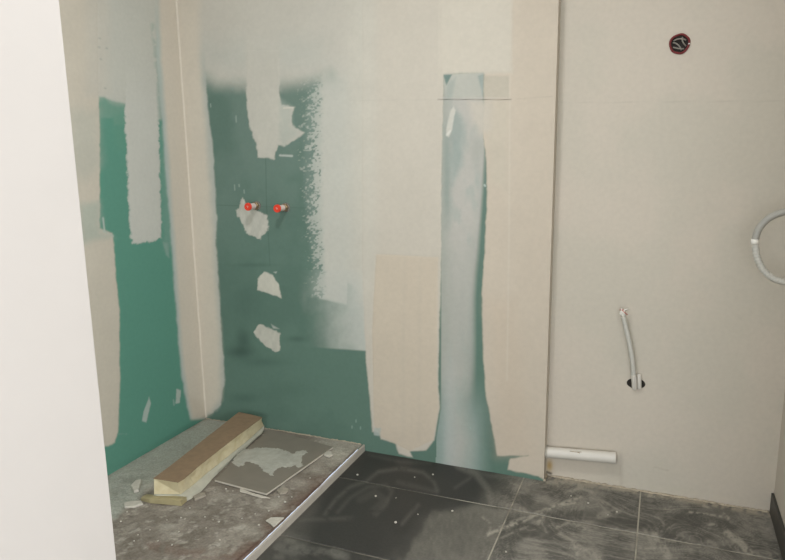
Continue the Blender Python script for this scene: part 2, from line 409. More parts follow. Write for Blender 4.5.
k.line([(517, 98.9), (552, 96.6)], .4, (160, 150, 136), .5, .7)
k.line([(350, 100.5), (438, 99.6)], .4, (176, 170, 158), .4, .7)
k.line([(484.5, 185), (485.2, 186)], 1.6, (180, 190, 182), .9)
# corner joint, back wall half
k.poly([(120, -60), (204, -60), (205, 60), (208, 110), (213, 150), (217, 225), (215.5, 240), (219, 290), (222, 340), (225, 380), (222.5, 394), (221, 406), (217, 412), (208, 414), (205, 419), (160, 419)], (168, 170, 161), f=1.4, rag=1.2, rs=7, part=('joint_compound_band', 'pale joint compound filling the corner'), var=.03, mod=below(30, 100))
k.poly([(120, -60), (200, -60), (200, 60), (204, 110), (208, 150), (211, 200), (213, 230), (217, 300), (221, 360), (220, 400), (212, 412), (205, 416), (160, 416)], (195, 186, 170), f=5, rag=1.5, rs=12, var=.03)
k.line([(213, 413.5), (219, 410), (222, 407)], 4, (92, 116, 104), .7, 1.5, brk=.45, bs=3)
# dabs of filler
k.poly([(245.7, 10), (279.4, 10), (279.4, 97), (282, 104.7), (294.7, 107), (292, 115), (292, 125), (304, 132.8), (294, 140.5), (284.5, 146), (278, 145), (274.5, 159), (258, 157.5), (256, 143), (252.6, 135), (249, 125), (247.5, 112), (246.5, 90)], (184, 180, 168), f=1.1, rag=1.3, rs=4, part=('filler_patch', 'long filler strip ending in a ragged side lobe'), var=.04, mod=below(25, 75), tex=.03)
k.poly([(246, -60), (280, -60), (280, 90), (246, 90)], (187, 182, 170), f=5, rag=2, alpha=.5)
k.poly([(280, 98), (292, 108), (291, 126), (300, 133), (284, 145), (280, 140)], (160, 166, 156), f=4, rag=2, alpha=.45)
k.line([(280, 155.3), (292, 156)], 2, (176, 180, 172), .9, .8, brk=.4, bs=3)
k.line([(284, 108), (293, 107.6)], 1.4, (202, 196, 182), .9)
k.poly([(242.4, 197.5), (248, 206), (259, 211.5), (268, 215), (268, 230.7), (263, 234.5), (261, 238.5), (257.7, 239), (250, 235), (245, 231), (241, 222), (236, 213)], (182, 179, 167), f=.9, rag=2.0, rs=3, part=('filler_patch', 'filler dab spread below the capped pipe ends'), var=.10, tex=.14)
k.poly([(264, 271.5), (273, 275), (279, 285.5), (281.4, 298), (270, 294), (257, 290), (257.7, 279)], (190, 186, 172), f=.8, rag=1.2, rs=4, part=('filler_patch', 'upper bean-shaped filler dab'), var=.05, tex=.07)
k.poly([(259, 324), (254, 331.5), (257, 338), (266, 346), (275.6, 351.5), (280.7, 350.7), (279, 345), (280.7, 334), (272, 329)], (182, 179, 166), f=.8, rag=1.6, rs=3.5, part=('filler_patch', 'lower filler dab with two short tails'), var=.08, tex=.12)
k.poly([(271, 324), (279.5, 329), (273, 328.5)], (160, 165, 155), f=.8, rag=.3)
k.poly([(273.5, 272), (277, 271.5), (276, 273.5)], (170, 174, 165), f=.7, rag=.3)
for sx, sy, sl in ((234.5, 185, 5), (239, 184.5, 2), (244, 190, 3), (210.5, 104, 3), (236, 116, 6), (229, 183, 0)):
    if sl: k.line([(sx, sy), (sx + .3, sy + sl)], 1.0, (170, 180, 171), .5, .6)
k.poly([(230, 88), (234, 87), (233, 91)], (130, 146, 138), f=1, alpha=.6)
for sx, sy in ((352, 426), (360.5, 427), (356, 420), (470.5, 427)): k.line([(sx, sy), (sx, sy + 2)], 1, (150, 172, 162), .6, .6)
# sides of the projecting end: face turned to the recess and the plain strip above the photograph
ys = np.array([YG, YR])
ev = np.array([[XB, YG, 0], [XB, YR, 0], [XB, YR, ZC], [XB, YG, ZC], [XL, YG, 2.06], [XB, YG, 2.06], [XB, YG, ZC], [XL, YG, ZC]], float)
eq = np.array([[0, 1, 2, 3], [4, 5, 6, 7]])
wall_back = coated_wall('wall_back', W, nu, nv, k, (0, -1, 0), (ev, eq, (192, 183, 168)))

# ---- left wall
ys = np.linspace(1.30, YG, 330); zs = np.linspace(0, 2.06, 520)
Y_, Z_ = np.meshgrid(ys, zs); W = np.stack([np.full(Y_.size, XL), Y_.ravel(), Z_.ravel()], 1)
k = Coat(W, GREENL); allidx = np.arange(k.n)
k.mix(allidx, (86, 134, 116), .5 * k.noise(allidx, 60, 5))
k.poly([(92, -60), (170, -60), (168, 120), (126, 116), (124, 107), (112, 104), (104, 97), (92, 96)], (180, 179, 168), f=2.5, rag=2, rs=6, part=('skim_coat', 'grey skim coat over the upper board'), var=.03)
k.poly([(99, 97), (126, 104), (127, 125), (114, 125), (113.6, 118), (100, 118)], (112, 146, 129), f=2, rag=.8, alpha=.8)
k.poly([(113.6, 116), (126, 110), (127, 150), (116, 150)], (92, 138, 119), f=5, rag=1, alpha=.6)
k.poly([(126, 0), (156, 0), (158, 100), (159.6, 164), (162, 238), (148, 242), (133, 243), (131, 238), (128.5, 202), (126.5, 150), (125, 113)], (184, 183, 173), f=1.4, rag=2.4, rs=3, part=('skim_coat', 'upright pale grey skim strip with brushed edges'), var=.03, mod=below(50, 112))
k.poly([(158, 20), (170, 20), (172, 250), (164, 250), (161, 140)], (120, 150, 136), f=3.5, rag=2.5, rs=8, alpha=.55, mod=below(10, 90))
k.poly([(163, 242), (167.5, 243), (169.5, 258), (166, 255)], (130, 155, 142), f=1.5, rag=.6, alpha=.8)
k.poly([(20, -60), (96, -60), (98, 60), (98.5, 95), (99.6, 130), (99.8, 228), (112, 233), (113.6, 240), (116, 278), (119.5, 311), (120, 383), (118, 431), (115, 442.6), (108, 446), (60, 452)], (188, 180, 164), f=1.3, rag=.7, rs=5, part=('joint_compound_band', 'pale compound band beside the white partition'), var=.04)
k.poly([(86, -60), (108, -60), (108, 92), (99.6, 96), (86, 96)], (184, 179, 166), f=8, rag=2, rs=9, alpha=.85)
k.poly([(70, 110), (99, 110), (99, 165), (85, 180), (70, 170)], (166, 168, 156), f=10, rag=4, rs=20, alpha=.5)
k.poly([(80, 205), (100, 200), (101, 232), (112, 237), (80, 244)], (152, 164, 152), f=6, rag=3, rs=9, alpha=.6)
k.line([(103, 218), (104.5, 231)], 1.6, (170, 178, 168), .9, .8)
k.line([(101, 230), (113, 236)], 2, (164, 174, 163), .8, .8, brk=.4, bs=3)
k.line([(153, 25), (157, 70), (161, 118)], 4, (138, 156, 144), .55, 2.5, brk=.42, bs=5)
for sx, sy in ((98.5, 47), (100, 59), (106, 48), (104.5, 88), (99, 38)): k.line([(sx, sy), (sx + 1.2, sy + .5)], 1.4, (150, 152, 144), .7, .8)
# corner joint, left wall half
k.poly([(153, -60), (230, -60), (230, 419), (190.5, 419), (185.7, 400), (181, 372), (176, 310), (171, 240), (166, 180), (162, 115), (157, 60)], (168, 176, 168), f=1.8, rag=.9, rs=8, mod=below(-20, 60), part=('joint_compound_band', 'pale compound on the left half of the corner'), var=.03)
k.poly([(157, -60), (230, -60), (230, 418), (193, 418), (189, 400), (184, 372), (179, 310), (174.5, 240), (170, 180), (165.5, 115), (161, 60)], (195, 186, 170), f=3, rag=.8, rs=12, var=.03)
k.poly([(188, 395), (205, 405), (207, 418), (192, 419)], (184, 172, 154), f=4, alpha=.5)
k.poly([(149, 397), (151, 403), (146.5, 422.5), (142, 421), (143.6, 412)], (160, 172, 162), f=.8, rag=.5, rs=3, part=('filler_patch', 'slanted filler dab'), var=.04)
k.poly([(176.6, 389), (181, 390), (180, 403), (175.5, 403.5)], (160, 170, 160), f=.8, rag=.5, rs=3, part=('filler_patch', 'short filler dab near the corner'), var=.04)
k.line([(173.5, 400), (174, 405)], 1.4, (140, 162, 150), .8)
k.line([(118, 434), (127, 434)], 1.2, (120, 150, 136), .6, brk=.4, bs=3)
ev = np.array([[XL, YF, 0], [XL, 1.30, 0], [XL, 1.30, ZC], [XL, YF, ZC], [XL, 1.30, 2.06], [XL, YG, 2.06], [XL, YG, ZC], [XL, 1.30, ZC]], float)
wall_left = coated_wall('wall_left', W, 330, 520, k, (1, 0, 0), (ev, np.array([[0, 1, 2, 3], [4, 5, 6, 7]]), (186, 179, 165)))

# the compound is rounded out in the corner
rc = .009; prof = [(XL + rc - rc * math.cos(a) - .0004 + .0008, YG - rc + rc * math.sin(a) - .0004) for a in np.linspace(0, math.pi / 2, 9)]
zz = np.linspace(ZS + .006, ZC, 40); vv = np.array([[x_, y_, z_] for z_ in zz for x_, y_ in prof])
me = mesh_np('corner_fillet', vv, grid_quads(9, 40)); set_coat(me, np.tile(lin(195, 186, 170), (len(vv), 1))); smooth(me)
link('corner_fillet', me, M_wall, parent=wall_back, label='rounded compound fillet in the wall corner')

# ---- recessed white wall
xs = np.linspace(XB, XR, 200); zs = np.linspace(0, 2.06, 420)
X, Z = np.meshgrid(xs, zs); W = np.stack([X.ravel(), np.full(X.size, YR), Z.ravel()], 1)
k = Coat(W, (196, 186, 171)); allidx = np.arange(k.n)
k.mix(allidx, (189, 182, 167), .7 * sstep(.35, .65, k.noise(allidx, 70, 12)))
k.line([(556, 102.5), (610, 102.5), (690, 101.5), (785, 101)], .5, (172, 164, 150), .5, .8, brk=.4, bs=14)
d = ((k.uv[:, 0] - 549.5) / 3.2) ** 2 + ((k.uv[:, 1] - 465.5) / 6) ** 2
k.mix(allidx, (170, 140, 84), .9 * np.exp(-d))
k.line([(654, 467), (668, 470.5)], .9, (168, 156, 140), .5, .8)
k.line([(547, 472), (551, 473.5)], 2, (60, 54, 46), .9, 1)
k.line([(621, 455), (621.5, 485)], 3, (176, 167, 153), .5, 2)
k.line([(738, 316), (741, 319)], 2, (180, 172, 158), .5, 1.5)
ev = np.array([[XB, YR, 2.06], [XR, YR, 2.06], [XR, YR, ZC], [XB, YR, ZC]], float)
wall_recess = coated_wall('wall_recess', W, 200, 420, k, (0, -1, 0), (ev, np.array([[0, 1, 2, 3]]), (196, 186, 171)))

# ---- the rest of the shell
link('wall_right', box_mesh('wall_right', XR, XE + .1, YS, YR, 0, ZC), M_rwall, kind='structure')
link('ceiling', box_mesh('ceiling', XL - .1, XE + .1, YF - .1, YR + .1, ZC, ZC + .1), M_ceil, kind='structure')
PT = .92
pe = ray(88, 280); te = PT / -pe[0]; yend = pe[1] * te
link('wall_partition', box_mesh('wall_partition', -PT - .1, -PT, yend - .24, yend, 0, ZC, .002), M_white, kind='structure')
bm = bmesh.new()
def addbox(bm, x0, x1, y0, y1, z0, z1):
    r = bmesh.ops.create_cube(bm, size=1)
    for v in r['verts']: v.co = Vector((x0 if v.co.x < 0 else x1, y0 if v.co.y < 0 else y1, z0 if v.co.z < 0 else z1))
addbox(bm, XL, WIN[0], YF - .1, YF, 0, ZC); addbox(bm, WIN[1], XE, YF - .1, YF, 0, ZC)
addbox(bm, WIN[0], WIN[1], YF - .1, YF, 0, WIN[2]); addbox(bm, WIN[0], WIN[1], YF - .1, YF, WIN[3], ZC)
me = bpy.data.meshes.new('wall_front'); bm.to_mesh(me); bm.free()
link('wall_front', me, M_side, kind='structure')
bm = bmesh.new()
addbox(bm, XE, XE + .1, YF, WIN2[0], 0, ZC); addbox(bm, XE, XE + .1, WIN2[1], YS, 0, ZC)
addbox(bm, XE, XE + .1, WIN2[0], WIN2[1], 0, WIN2[2]); addbox(bm, XE, XE + .1, WIN2[0], WIN2[1], WIN2[3], ZC)
me = bpy.data.meshes.new('wall_far'); bm.to_mesh(me); bm.free()
link('wall_far', me, M_side, kind='structure')
def window(name, place, x0, x1, z0, z1):
    win = bpy.data.objects.new(name, None); col.objects.link(win); win['kind'] = 'structure'; win.matrix_world = place
    bm = bmesh.new(); t = .05; y0, y1 = .03, .08; xm = (x0 + x1) / 2
    addbox(bm, x0, x0 + t, y0, y1, z0, z1); addbox(bm, x1 - t, x1, y0, y1, z0, z1)
    addbox(bm, x0, x1, y0, y1, z0, z0 + t); addbox(bm, x0, x1, y0, y1, z1 - t, z1); addbox(bm, xm - t / 2, xm + t / 2, y0, y1, z0, z1)
    me = bpy.data.meshes.new('window_frame'); bm.to_mesh(me); bm.free(); link('window_frame', me, M_frame, parent=win)
    for a, b in ((x0 + t, xm - t / 2), (xm + t / 2, x1 - t)):
        link('pane', box_mesh('pane', a, b, .052, .060, z0 + t, z1 - t), M_glass, parent=win)
window('window_1', Matrix.Translation((0, YF, 0)) @ Matrix.Rotation(math.pi, 4, 'Z'), -WIN[1], -WIN[0], WIN[2], WIN[3])
window('added_window_2', Matrix.Translation((XE, 0, 0)) @ Matrix.Rotation(-math.pi / 2, 4, 'Z'), -WIN2[1], -WIN2[0], WIN2[2], WIN2[3])

# added lamp on the ceiling, unseen, shaped as a round flush fitting
cl = empty('added_ceiling_lamp', (LAMP[0], LAMP[1], ZC), 'added unseen round white flush ceiling lamp', 'lamp')
link('lamp_base', lathe('lamp_base', [(0, .24), (.03, .24), (.035, .23)], (0, 0, -1), 32), M_frame, parent=cl)
md_, N_, L_, b_ = new_mat('lit_diffuser')
b_.inputs['Emission Color'].default_value = (.92, .95, 1, 1); b_.inputs['Emission Strength'].default_value = 2.0
link('diffuser', lathe('diffuser', [(.036, .225), (.05, .22), (.058, .20), (.06, .001)], (0, 0, -1), 32), md_, parent=cl)

# ------------------------------------------------------------------ floor: grout bed with tiles on it
xs = np.linspace(XS - .02, XR, 220); ys = np.linspace(YF, YR, 300)
X, Y = np.meshgrid(xs, ys); W = np.stack([X.ravel(), Y.ravel(), np.full(X.size, -.0012)], 1)
kk = Coat(W, (168, 162, 147)); i = np.arange(kk.n)
kk.mix(i, (92, 88, 80), sstep(-.62, -.80, W[:, 0] + .1 * (fbm(W[:, 0] * 20, W[:, 1] * 20, 4) - .5)))
kk.mix(i, (120, 114, 102), .8 * sstep(.5, .7, fbm(W[:, 0] * 16, W[:, 1] * 16, 6)))
me = mesh_np('floor', W, grid_quads(220, 300)); set_coat(me, kk.c)
floor = link('floor', me, M_tile, kind='structure')
GX = [XS, -.4709, -.0209, XR]; G = .0055
GY = [YR, 2.2776, 1.8215, 1.3654, .9093, .4532, -.003, -.459, -.915, -1.371, -1.827, YF]
DUST = (150, 145, 134)
def paint_tile(k):
    i = np.arange(k.n); u, v = k.uv[:, 0], k.uv[:, 1]
    x, y = k.W[:, 0], k.W[:, 1]
    k.mix(i, (72, 71, 66), .5 * fbm(x * 6, y * 6, 61))
    right = sstep(-.62, -.42, x + .12 * (fbm(x * 7, y * 7, 66) - .5))
    st = fbm((x + y) * 40, (x - y) * 9, 62, 5); st2 = fbm((x - .4 * y) * 10, (y + .5 * x) * 46, 63, 5)
    cl = fbm(x * 11, y * 11, 64, 6); fine_ = fbm(x * 70, y * 70, 65, 4)
    th = 5.0 * fbm(x * 2.6 + 3, y * 2.6, 68, 2); ca, sa = np.cos(th), np.sin(th)
    sw = fbm((x * ca + y * sa) * 9, (-x * sa + y * ca) * 75, 69, 4); sw2 = fbm((x * sa - y * ca) * 7 + 9, (x * ca + y * sa) * 60, 70, 4)
    k.mix(i, (62, 61, 57), right * .5)
    a = .22 + .36 * sstep(.40, .66, cl) + .30 * sstep(.52, .66, sw) + .22 * sstep(.54, .68, sw2) + .34 * (fine_ - .5)
    k.mix(i, DUST, right * np.clip(a, 0, .75))
    k.mix(i, (66, 65, 60), right * .5 * sstep(.52, .72, fbm(x * 7 + 7, y * 9, 67, 5)))
    left = 1 - right
    k.mix(i, DUST, left * (.04 + .14 * sstep(.45, .8, cl) * sstep(2.15, 1.8, y) + .05 * st2))
    # dust lifted in one tile and the clean swept patch before it
    k.poly([(432, 512), (452, 509), (470, 503), (490, 508), (506, 516), (490, 562), (404, 562), (413, 543)], (122, 118, 108), f=3, rag=3, rs=9, alpha=.55, var=.25, tex=.22)
    k.poly([(440, 459), (462, 466), (477, 474), (483, 486), (477, 500), (462, 507), (440, 508), (425, 516), (405, 545), (392, 562), (300, 562), (330, 470), (366, 451)], (50, 49, 46), f=9, rag=5, rs=14, alpha=.8, var=.06)
    for p, wd, a in (([(325, 514), (336, 499), (350, 487), (367, 481), (378, 472), (400, 468.5), (423, 472.5), (434, 482), (437, 490)], 4, .30),
                     ([(338, 512), (350, 498), (368, 487), (386, 485), (392, 491), (386, 505), (375, 516)], 4, .20),
                     ([(360, 500), (375, 492), (385, 500), (372, 512)], 10, .12),
                     ([(418, 505), (407, 518), (402, 524)], 4, .28), ([(300, 520), (330, 519), (352, 518)], 5, .2),
                     ([(458, 466), (476, 474), (487, 488), (492, 502)], 9, .42), ([(448, 462), (490, 476), (505, 478)], 5, .22),
                     ([(455, 488), (470, 478)], 3, .25), ([(370, 455), (400, 462), (430, 463)], 4, .15), ([(398, 482), (437, 492)], 6, .15)):
        k.line(p, wd * .7, DUST, a * .62, 2.6, brk=.26, bs=7, seed=int(p[0][0]))
    for p, wd, a in (([(488, 534), (520, 522), (548, 510), (566, 502), (580, 497)], 4, .75), ([(500, 527), (530, 515), (560, 503)], 3, .5), ([(496, 540), (540, 521)], 2.5, .4),
                     ([(535, 525), (544, 516)], 2, .8), ([(560, 534), (572, 540), (577, 552), (579, 562)], 4, .5), ([(575, 545), (590, 550), (600, 562)], 7, .4),
                     ([(556, 527), (570, 522), (588, 531)], 4, .45), ([(655, 535), (662, 545), (668, 556)], 10, .45), ([(645, 530), (655, 548)], 5, .35),
                     ([(727, 533), (740, 542), (750, 553)], 9, .65), ([(688, 512), (706, 514), (722, 516.5)], 2, .9), ([(724, 514), (728, 518)], 4, .8), ([(664, 509), (674, 509)], 2, .7),
                     ([(648, 496), (662, 497)], 3, .8), ([(703, 506), (708, 507)], 2, .8), ([(708, 525), (714, 524)], 3, .7), ([(762, 526), (768, 529)], 4, .5),
                     ([(560, 505), (575, 503)], 3, .8), ([(565, 493), (580, 488), (592, 492)], 4, .55), ([(548, 482), (570, 482), (585, 486)], 5, .6), ([(590, 497), (610, 505)], 3, .3),
                     ([(600, 516), (618, 511)], 9, .3), ([(640, 548), (665, 548)], 2, .5), ([(480, 515), (492, 525), (486, 540)], 3, .4),
                     ([(665, 540), (700, 545)], 2, .5), ([(510, 484), (528, 490)], 5, .3), ([(610, 488), (640, 494)], 4, .35)):
        k.line(p, wd * .75, (170, 164, 150), a, 1.5, brk=.42, bs=3.2, seed=int(p[0][0] + 3))
    k.line([(545, 477), (600, 485), (640, 491.5), (770, 515)], 5, (168, 158, 140), .7, 2.5, brk=.47, bs=5)
    k.line([(546, 480), (575, 485), (592, 490)], 9, (160, 152, 136), .6, 4, brk=.45, bs=5)
    k.line([(278, 548), (300, 552), (330, 551), (345, 556)], 9, (118, 115, 107), .4, 3, brk=.42, bs=6)
    for cx, cy in ((287, 541), (333, 552), (336, 556), (297, 546), (276, 557)): k.line([(cx, cy), (cx + 6, cy)], 5, (120, 117, 108), .35, 2.5)
n_t = 0
for r in range(len(GY) - 1):
    for c in range(len(GX) - 1):
        x0, x1 = GX[c], GX[c + 1]; y1, y0 = GY[r], GY[r + 1]
        x0 += G / 2 if c else 0; x1 -= G / 2 if c < 2 else 0; y1 -= .0035 if r else 0; y0 += .0035 if r < len(GY) - 2 else 0
        if r == 0 and c == 0: y1 = YG
        fine = r < 4
        h = .004 if fine else .2
        nx = max(2, int((x1 - x0) / h)); ny = max(2, int((y1 - y0) / h))
        gx, gy = np.linspace(x0, x1, nx), np.linspace(y0, y1, ny)
        A, B = np.meshgrid(gx, gy)
        top = np.stack([A.ravel(), B.ravel(), np.zeros(A.size)], 1)
        q = grid_quads(nx, ny)
        # sides down into the joint
        rim = np.concatenate([np.arange(nx), np.arange(1, ny) * nx + nx - 1, (ny - 1) * nx + np.arange(nx - 2, -1, -1), np.arange(ny - 2, 0, -1) * nx])
        low = top[rim].copy(); low[:, 2] = -.004; nb = len(rim); L0 = len(top)
        sq = np.stack([rim, L0 + np.arange(nb), L0 + (np.arange(nb) + 1) % nb, np.roll(rim, -1)], 1)
        me = mesh_np('floor_tile', np.vstack([top, low]), np.vstack([q, sq]))
        k = Coat(top, (56, 55, 51))
        if fine: paint_tile(k)
        else: k.mix(np.arange(k.n), DUST, np.full(k.n, .25))
        set_coat(me, np.vstack([k.c, k.c[rim]]))
        link('floor_tile', me, M_tile, parent=floor); n_t += 1

# ---- old screed of the shower place, one step higher
yn = .2
xs = np.linspace(XL, XS - .012, 250); ys = np.linspace(1.15, YG, 400)
X, Y = np.meshgrid(xs, ys)
hz = (fbm(X * 14, Y * 14, 5, 5) - .5) * .007 + (fbm(X * 60, Y * 60, 9, 3) - .5) * .004
hz *= np.clip((X - XL) / .03, 0, 1) * np.clip((YG - Y) / .03, 0, 1)
W = np.stack([X.ravel(), Y.ravel(), ZS + hz.ravel() - .001], 1)
k = Coat(W, (130, 122, 111)); i = np.arange(k.n); x, y = W[:, 0], W[:, 1]
k.mix(i, (148, 141, 129), .8 * sstep(.45, .7, fbm(x * 13, y * 13, 21, 5)))
k.mix(i, (112, 104, 93), .7 * sstep(.5, .72, fbm(x * 16 + 5, y * 16, 22, 5)))
k.mix(i, (174, 168, 156), .5 * sstep(.6, .75, fbm(x * 38, y * 38, 23, 4)))
k.mix(i, (100, 92, 82), .5 * sstep(.62, .78, fbm(x * 45 + 3, y * 45, 24, 4)))
near = sstep(-1.30, -1.21, x + .06 * (fbm(x * 14, y * 14, 25) - .5)) * sstep(2.35, 2.15, y)
k.mix(i, (100, 78, 66), near * .65 * sstep(.35, .6, fbm(x * 12, y * 12, 26, 5)))
k.mix(i, (170, 164, 150), .6 * sstep(2.25, 2.4, y) * sstep(-1.5, -1.35, x))
k.poly([(206, 419), (239, 422), (240, 428), (200, 452), (155, 482), (138, 500), (112, 520), (100, 500), (110, 473)], (160, 161, 149), f=4, rag=4, rs=9, alpha=.88, var=.05)
for cx, cy, rx, ry, a in ((172, 466, 6, 4, .5), (125, 480, 10, 4, .5), (140, 477, 9, 3, .35), (118, 492, 8, 5, .5), (187, 447, 5, 3, .25), (135, 463, 5, 2, .25)):
    d = ((k.uv[:, 0] - cx) / rx) ** 2 + ((k.uv[:, 1] - cy) / ry) ** 2
    k.mix(i, (104, 106, 96), a * np.exp(-d) * sstep(.3, .6, k.noise(i, 5, 41)))
for cx, cy, rx, ry, a in ((275, 505, 8, 5, .6), (248, 530, 11, 6, .45), (335, 455, 14, 5, .5), (318, 470, 10, 5, .4), (150, 487, 8, 5, .6), (165, 527, 10, 4, .4), (300, 483, 9, 4, .35), (195, 512, 12, 4, .25), (230, 497, 12, 4, .25)):
    d = ((k.uv[:, 0] - cx) / rx) ** 2 + ((k.uv[:, 1] - cy) / ry) ** 2
    k.mix(i, (180, 174, 160), a * np.exp(-d))
k.line([(150, 545), (185, 553), (240, 556), (262, 552)], 10, (112, 90, 78), .45, 4, brk=.4)
k.line([(361, 445), (330, 475), (272, 530), (235, 562)], 2.2, (84, 62, 52), .75, 1.4, brk=.3, bs=9)
nxs, nys = 250, 400
q = grid_quads(nxs, nys)
ev = np.array([[XL, yn, ZS - .001], [XS - .012, yn, ZS - .001], [XS - .012, 1.15, ZS - .001], [XL, 1.15, ZS - .001], [XL, yn, 0], [XS - .012, yn, 0]], float)
me = mesh_np('floor_screed', np.vstack([W, ev]), np.vstack([q, np.array([[0, 1, 2, 3], [4, 5, 1, 0]]) + len(W)]))
set_coat(me, np.vstack([k.c, np.tile(lin(134, 126, 114), (6, 1))])); smooth(me)
screed = link('floor_screed', me, M_screed, kind='structure')
bm = bmesh.new(); addbox(bm, XS - .009, XS, yn, YG - .002, -.001, ZS + .002)
es = [e for e in bm.edges if all(v.co.z > .02 for v in e.verts) and abs((e.verts[0].co - e.verts[1].co).y) > .1]
bmesh.ops.bevel(bm, geom=es, offset=.0035, segments=3, affect='EDGES')
me = bpy.data.meshes.new('trim_1'); bm.to_mesh(me); bm.free(); link('trim_1', me, M_strip, kind='structure')
bm = bmesh.new(); addbox(bm, XL, XS - .005, yn - .6, yn, -.06, 0); addbox(bm, XL, XS - .02, YF, yn, -.06, 0)
addbox(bm, XR, XE, YF, YS, -.06, 0)
me = bpy.data.meshes.new('floor_entry'); bm.to_mesh(me); bm.free(); link('floor_entry', me, M_chipd, kind='structure')

# ---- dark skirting tiles on the right wall
bb = bpy.data.objects.new('baseboard_right', None); col.objects.link(bb); bb['kind'] = 'structure'
yy = YR - .004
while yy > YS + .02:
    y2 = max(yy - .45, YS)
    link('skirting_tile', box_mesh('skirting_tile', XR - .010, XR - .0005, y2 + .002, yy, .002, .080, .0015), M_skirt, parent=bb)
    yy = y2
# ---- rough mortar bead along the foot of the white wall
def bead(name, p0, p1, r, parent, seed, mt):
    rr = random.Random(seed); n = int((Vector(p1) - Vector(p0)).length / .008); pts = []; rads = []
    for j in range(n + 1):
        t = j / n; p = Vector(p0).lerp(Vector(p1), t)
        pts.append(p + Vector((0, rr.uniform(-.002, .002), rr.uniform(-.001, .002)))); rads.append(r * rr.uniform(.45, 1.25))
    return link(name, tube(name, pts, r, 6, rads=rads), mt, parent=parent)
bead('mortar_bead', (XB + .02, YR - .004, .001), (XR - .012, YR - .004, .001), .0055, wall_recess, 3, M_mort)
bead('mortar_bead', (XB + .002, YR, .002), (XB + .003, YG, .002), .005, wall_back, 5, M_mort)
bead('mortar_bead', (XL + .004, YG - .003, ZS), (XS - .02, YG - .003, ZS), .003, wall_back, 8, M_mort)

# ------------------------------------------------------------------ insulation offcut on the screed
zb = ZS + .001
def blk(px, z): p = onz(px[0], px[1], z); return Vector((p[0], p[1], z))
org = Vector((-1.70, 1.83, zb))
root = empty('insulation_offcut', org, 'long brown-topped foam insulation strip lying against the green wall corner', 'insulation')
ZT = .118; ZM = .053
# station curves along the strip: left and right side of the top, of the core foot, of the backing foot
n = 40
def along(pts, z):
    P = [blk(p, z) for p in pts]; d = [0]
    for a, b in zip(P[:-1], P[1:]): d.append(d[-1] + (b - a).length)
    out = []
    for t in np.linspace(0, d[-1], n):
        out.append(Vector([float(np.interp(t, d, [q[c] for q in P])) for c in range(3)]))
    return out
TL = along([(153.9, 478.4), (172, 465), (239, 412.3)], ZT)
TR = along([(177.8, 482.2), (184, 478.5), (190, 473.2), (197, 467), (216, 452), (236, 436.5), (261.9, 417.6)], ZT)
MR = along([(180.8, 494.2), (190, 487.5), (206.4, 473.5), (221, 462), (237, 449), (250, 438.5), (264, 425.5)], ZM)
BR = along([(183, 503), (192, 498.5), (199, 493.5), (205, 487.5), (212, 479.3), (225, 467), (237, 456.4), (250, 444.5), (262, 434)], zb)
ML = [Vector((a.x - .004, a.y - .003, ZM)) for a in TL]
BL = [Vector((a.x - .004 - .02 * max(0, 1 - j / 6), a.y, zb)) for j, a in enumerate(TL)]
def loft(name, rings, mt, off, wob=0.0):
    """Rings of equal length joined along the strip, with both ends closed."""
    m = len(rings[0]); vs_ = []
    for rg in rings:
        for v in rg: vs_.append(tuple(v - off + Vector((rng.uniform(-wob, wob), rng.uniform(-wob, wob), rng.uniform(-wob, wob) * .5))))
    fs = []
    for a in range(len(rings) - 1):
        for b in range(m): fs.append((a * m + b, a * m + (b + 1) % m, (a + 1) * m + (b + 1) % m, (a + 1) * m + b))
    fs.append(tuple(range(m))[::-1]); fs.append(tuple((len(rings) - 1) * m + b for b in range(m)))
    me = bpy.data.meshes.new(name); me.from_pydata(vs_, [], fs); me.update()
    bm = bmesh.new(); bm.from_mesh(me); bmesh.ops.recalc_face_normals(bm, faces=bm.faces[:]); bm.to_mesh(me); bm.free()
    return link(name, me, mt, parent=root)
up = Vector((0, 0, 1))
loft('kraft_facing', [[TL[j] + Vector((-.001, 0, -.0015)), TR[j] + Vector((.002, 0, -.0015)), TR[j] + Vector((.002, 0, .0015)), TL[j].lerp(TR[j], .5) + up * .003, TL[j] + Vector((-.001, 0, .0015))] for j in range(n)], M_kraft, org, .0006)
core = []
for j in range(n):
    a, b, c, d = TL[j], TR[j], MR[j], ML[j]
    m1 = b.lerp(c, .45) + Vector((-.003 + .004 * math.sin(j * .9), -.001, 0))
    core.append([a - up * .0016, b - up * .0016, m1, c, d])
loft('foam_core', core, M_foam, org, .0009)
back = []
for j in range(n):
    b = BR[j]; bulge = .004 + .004 * math.sin(j * .37 + 1)
    back.append([ML[j] - up * .001, MR[j] - up * .001 + Vector((.002, 0, 0)), MR[j].lerp(b, .5) + Vector((bulge, -.002, 0)), b, BL[j]])
loft('backing_layer', back, M_foil, org, .0006)
# the loose flap of backing that sticks out under the front end
fl = [[blk((140.5, 501.5), zb), blk((182, 506), zb)], [blk((140.5, 496), zb + .006), blk((182.7, 499), zb + .022)]]
f0 = [Vector(v) for v in (blk((141, 500.5), zb), blk((150, 503.2), zb), blk((166, 504.6), zb), blk((181.5, 506), zb))]
ftop = [f0[0] + up * .010, f0[1] + up * .017, f0[2] + up * .020, f0[3] + up * .021]
dirb = (TL[6] - TL[0]).normalized(); dirb.z = 0
rings = []
for a, b in zip(f0, ftop):
    rings.append([a, b, b + dirb * .012 + up * .002, b + dirb * .035 - up * .002, a + dirb * .035])
loft('loose_flap', rings, M_olive, org, .0004)

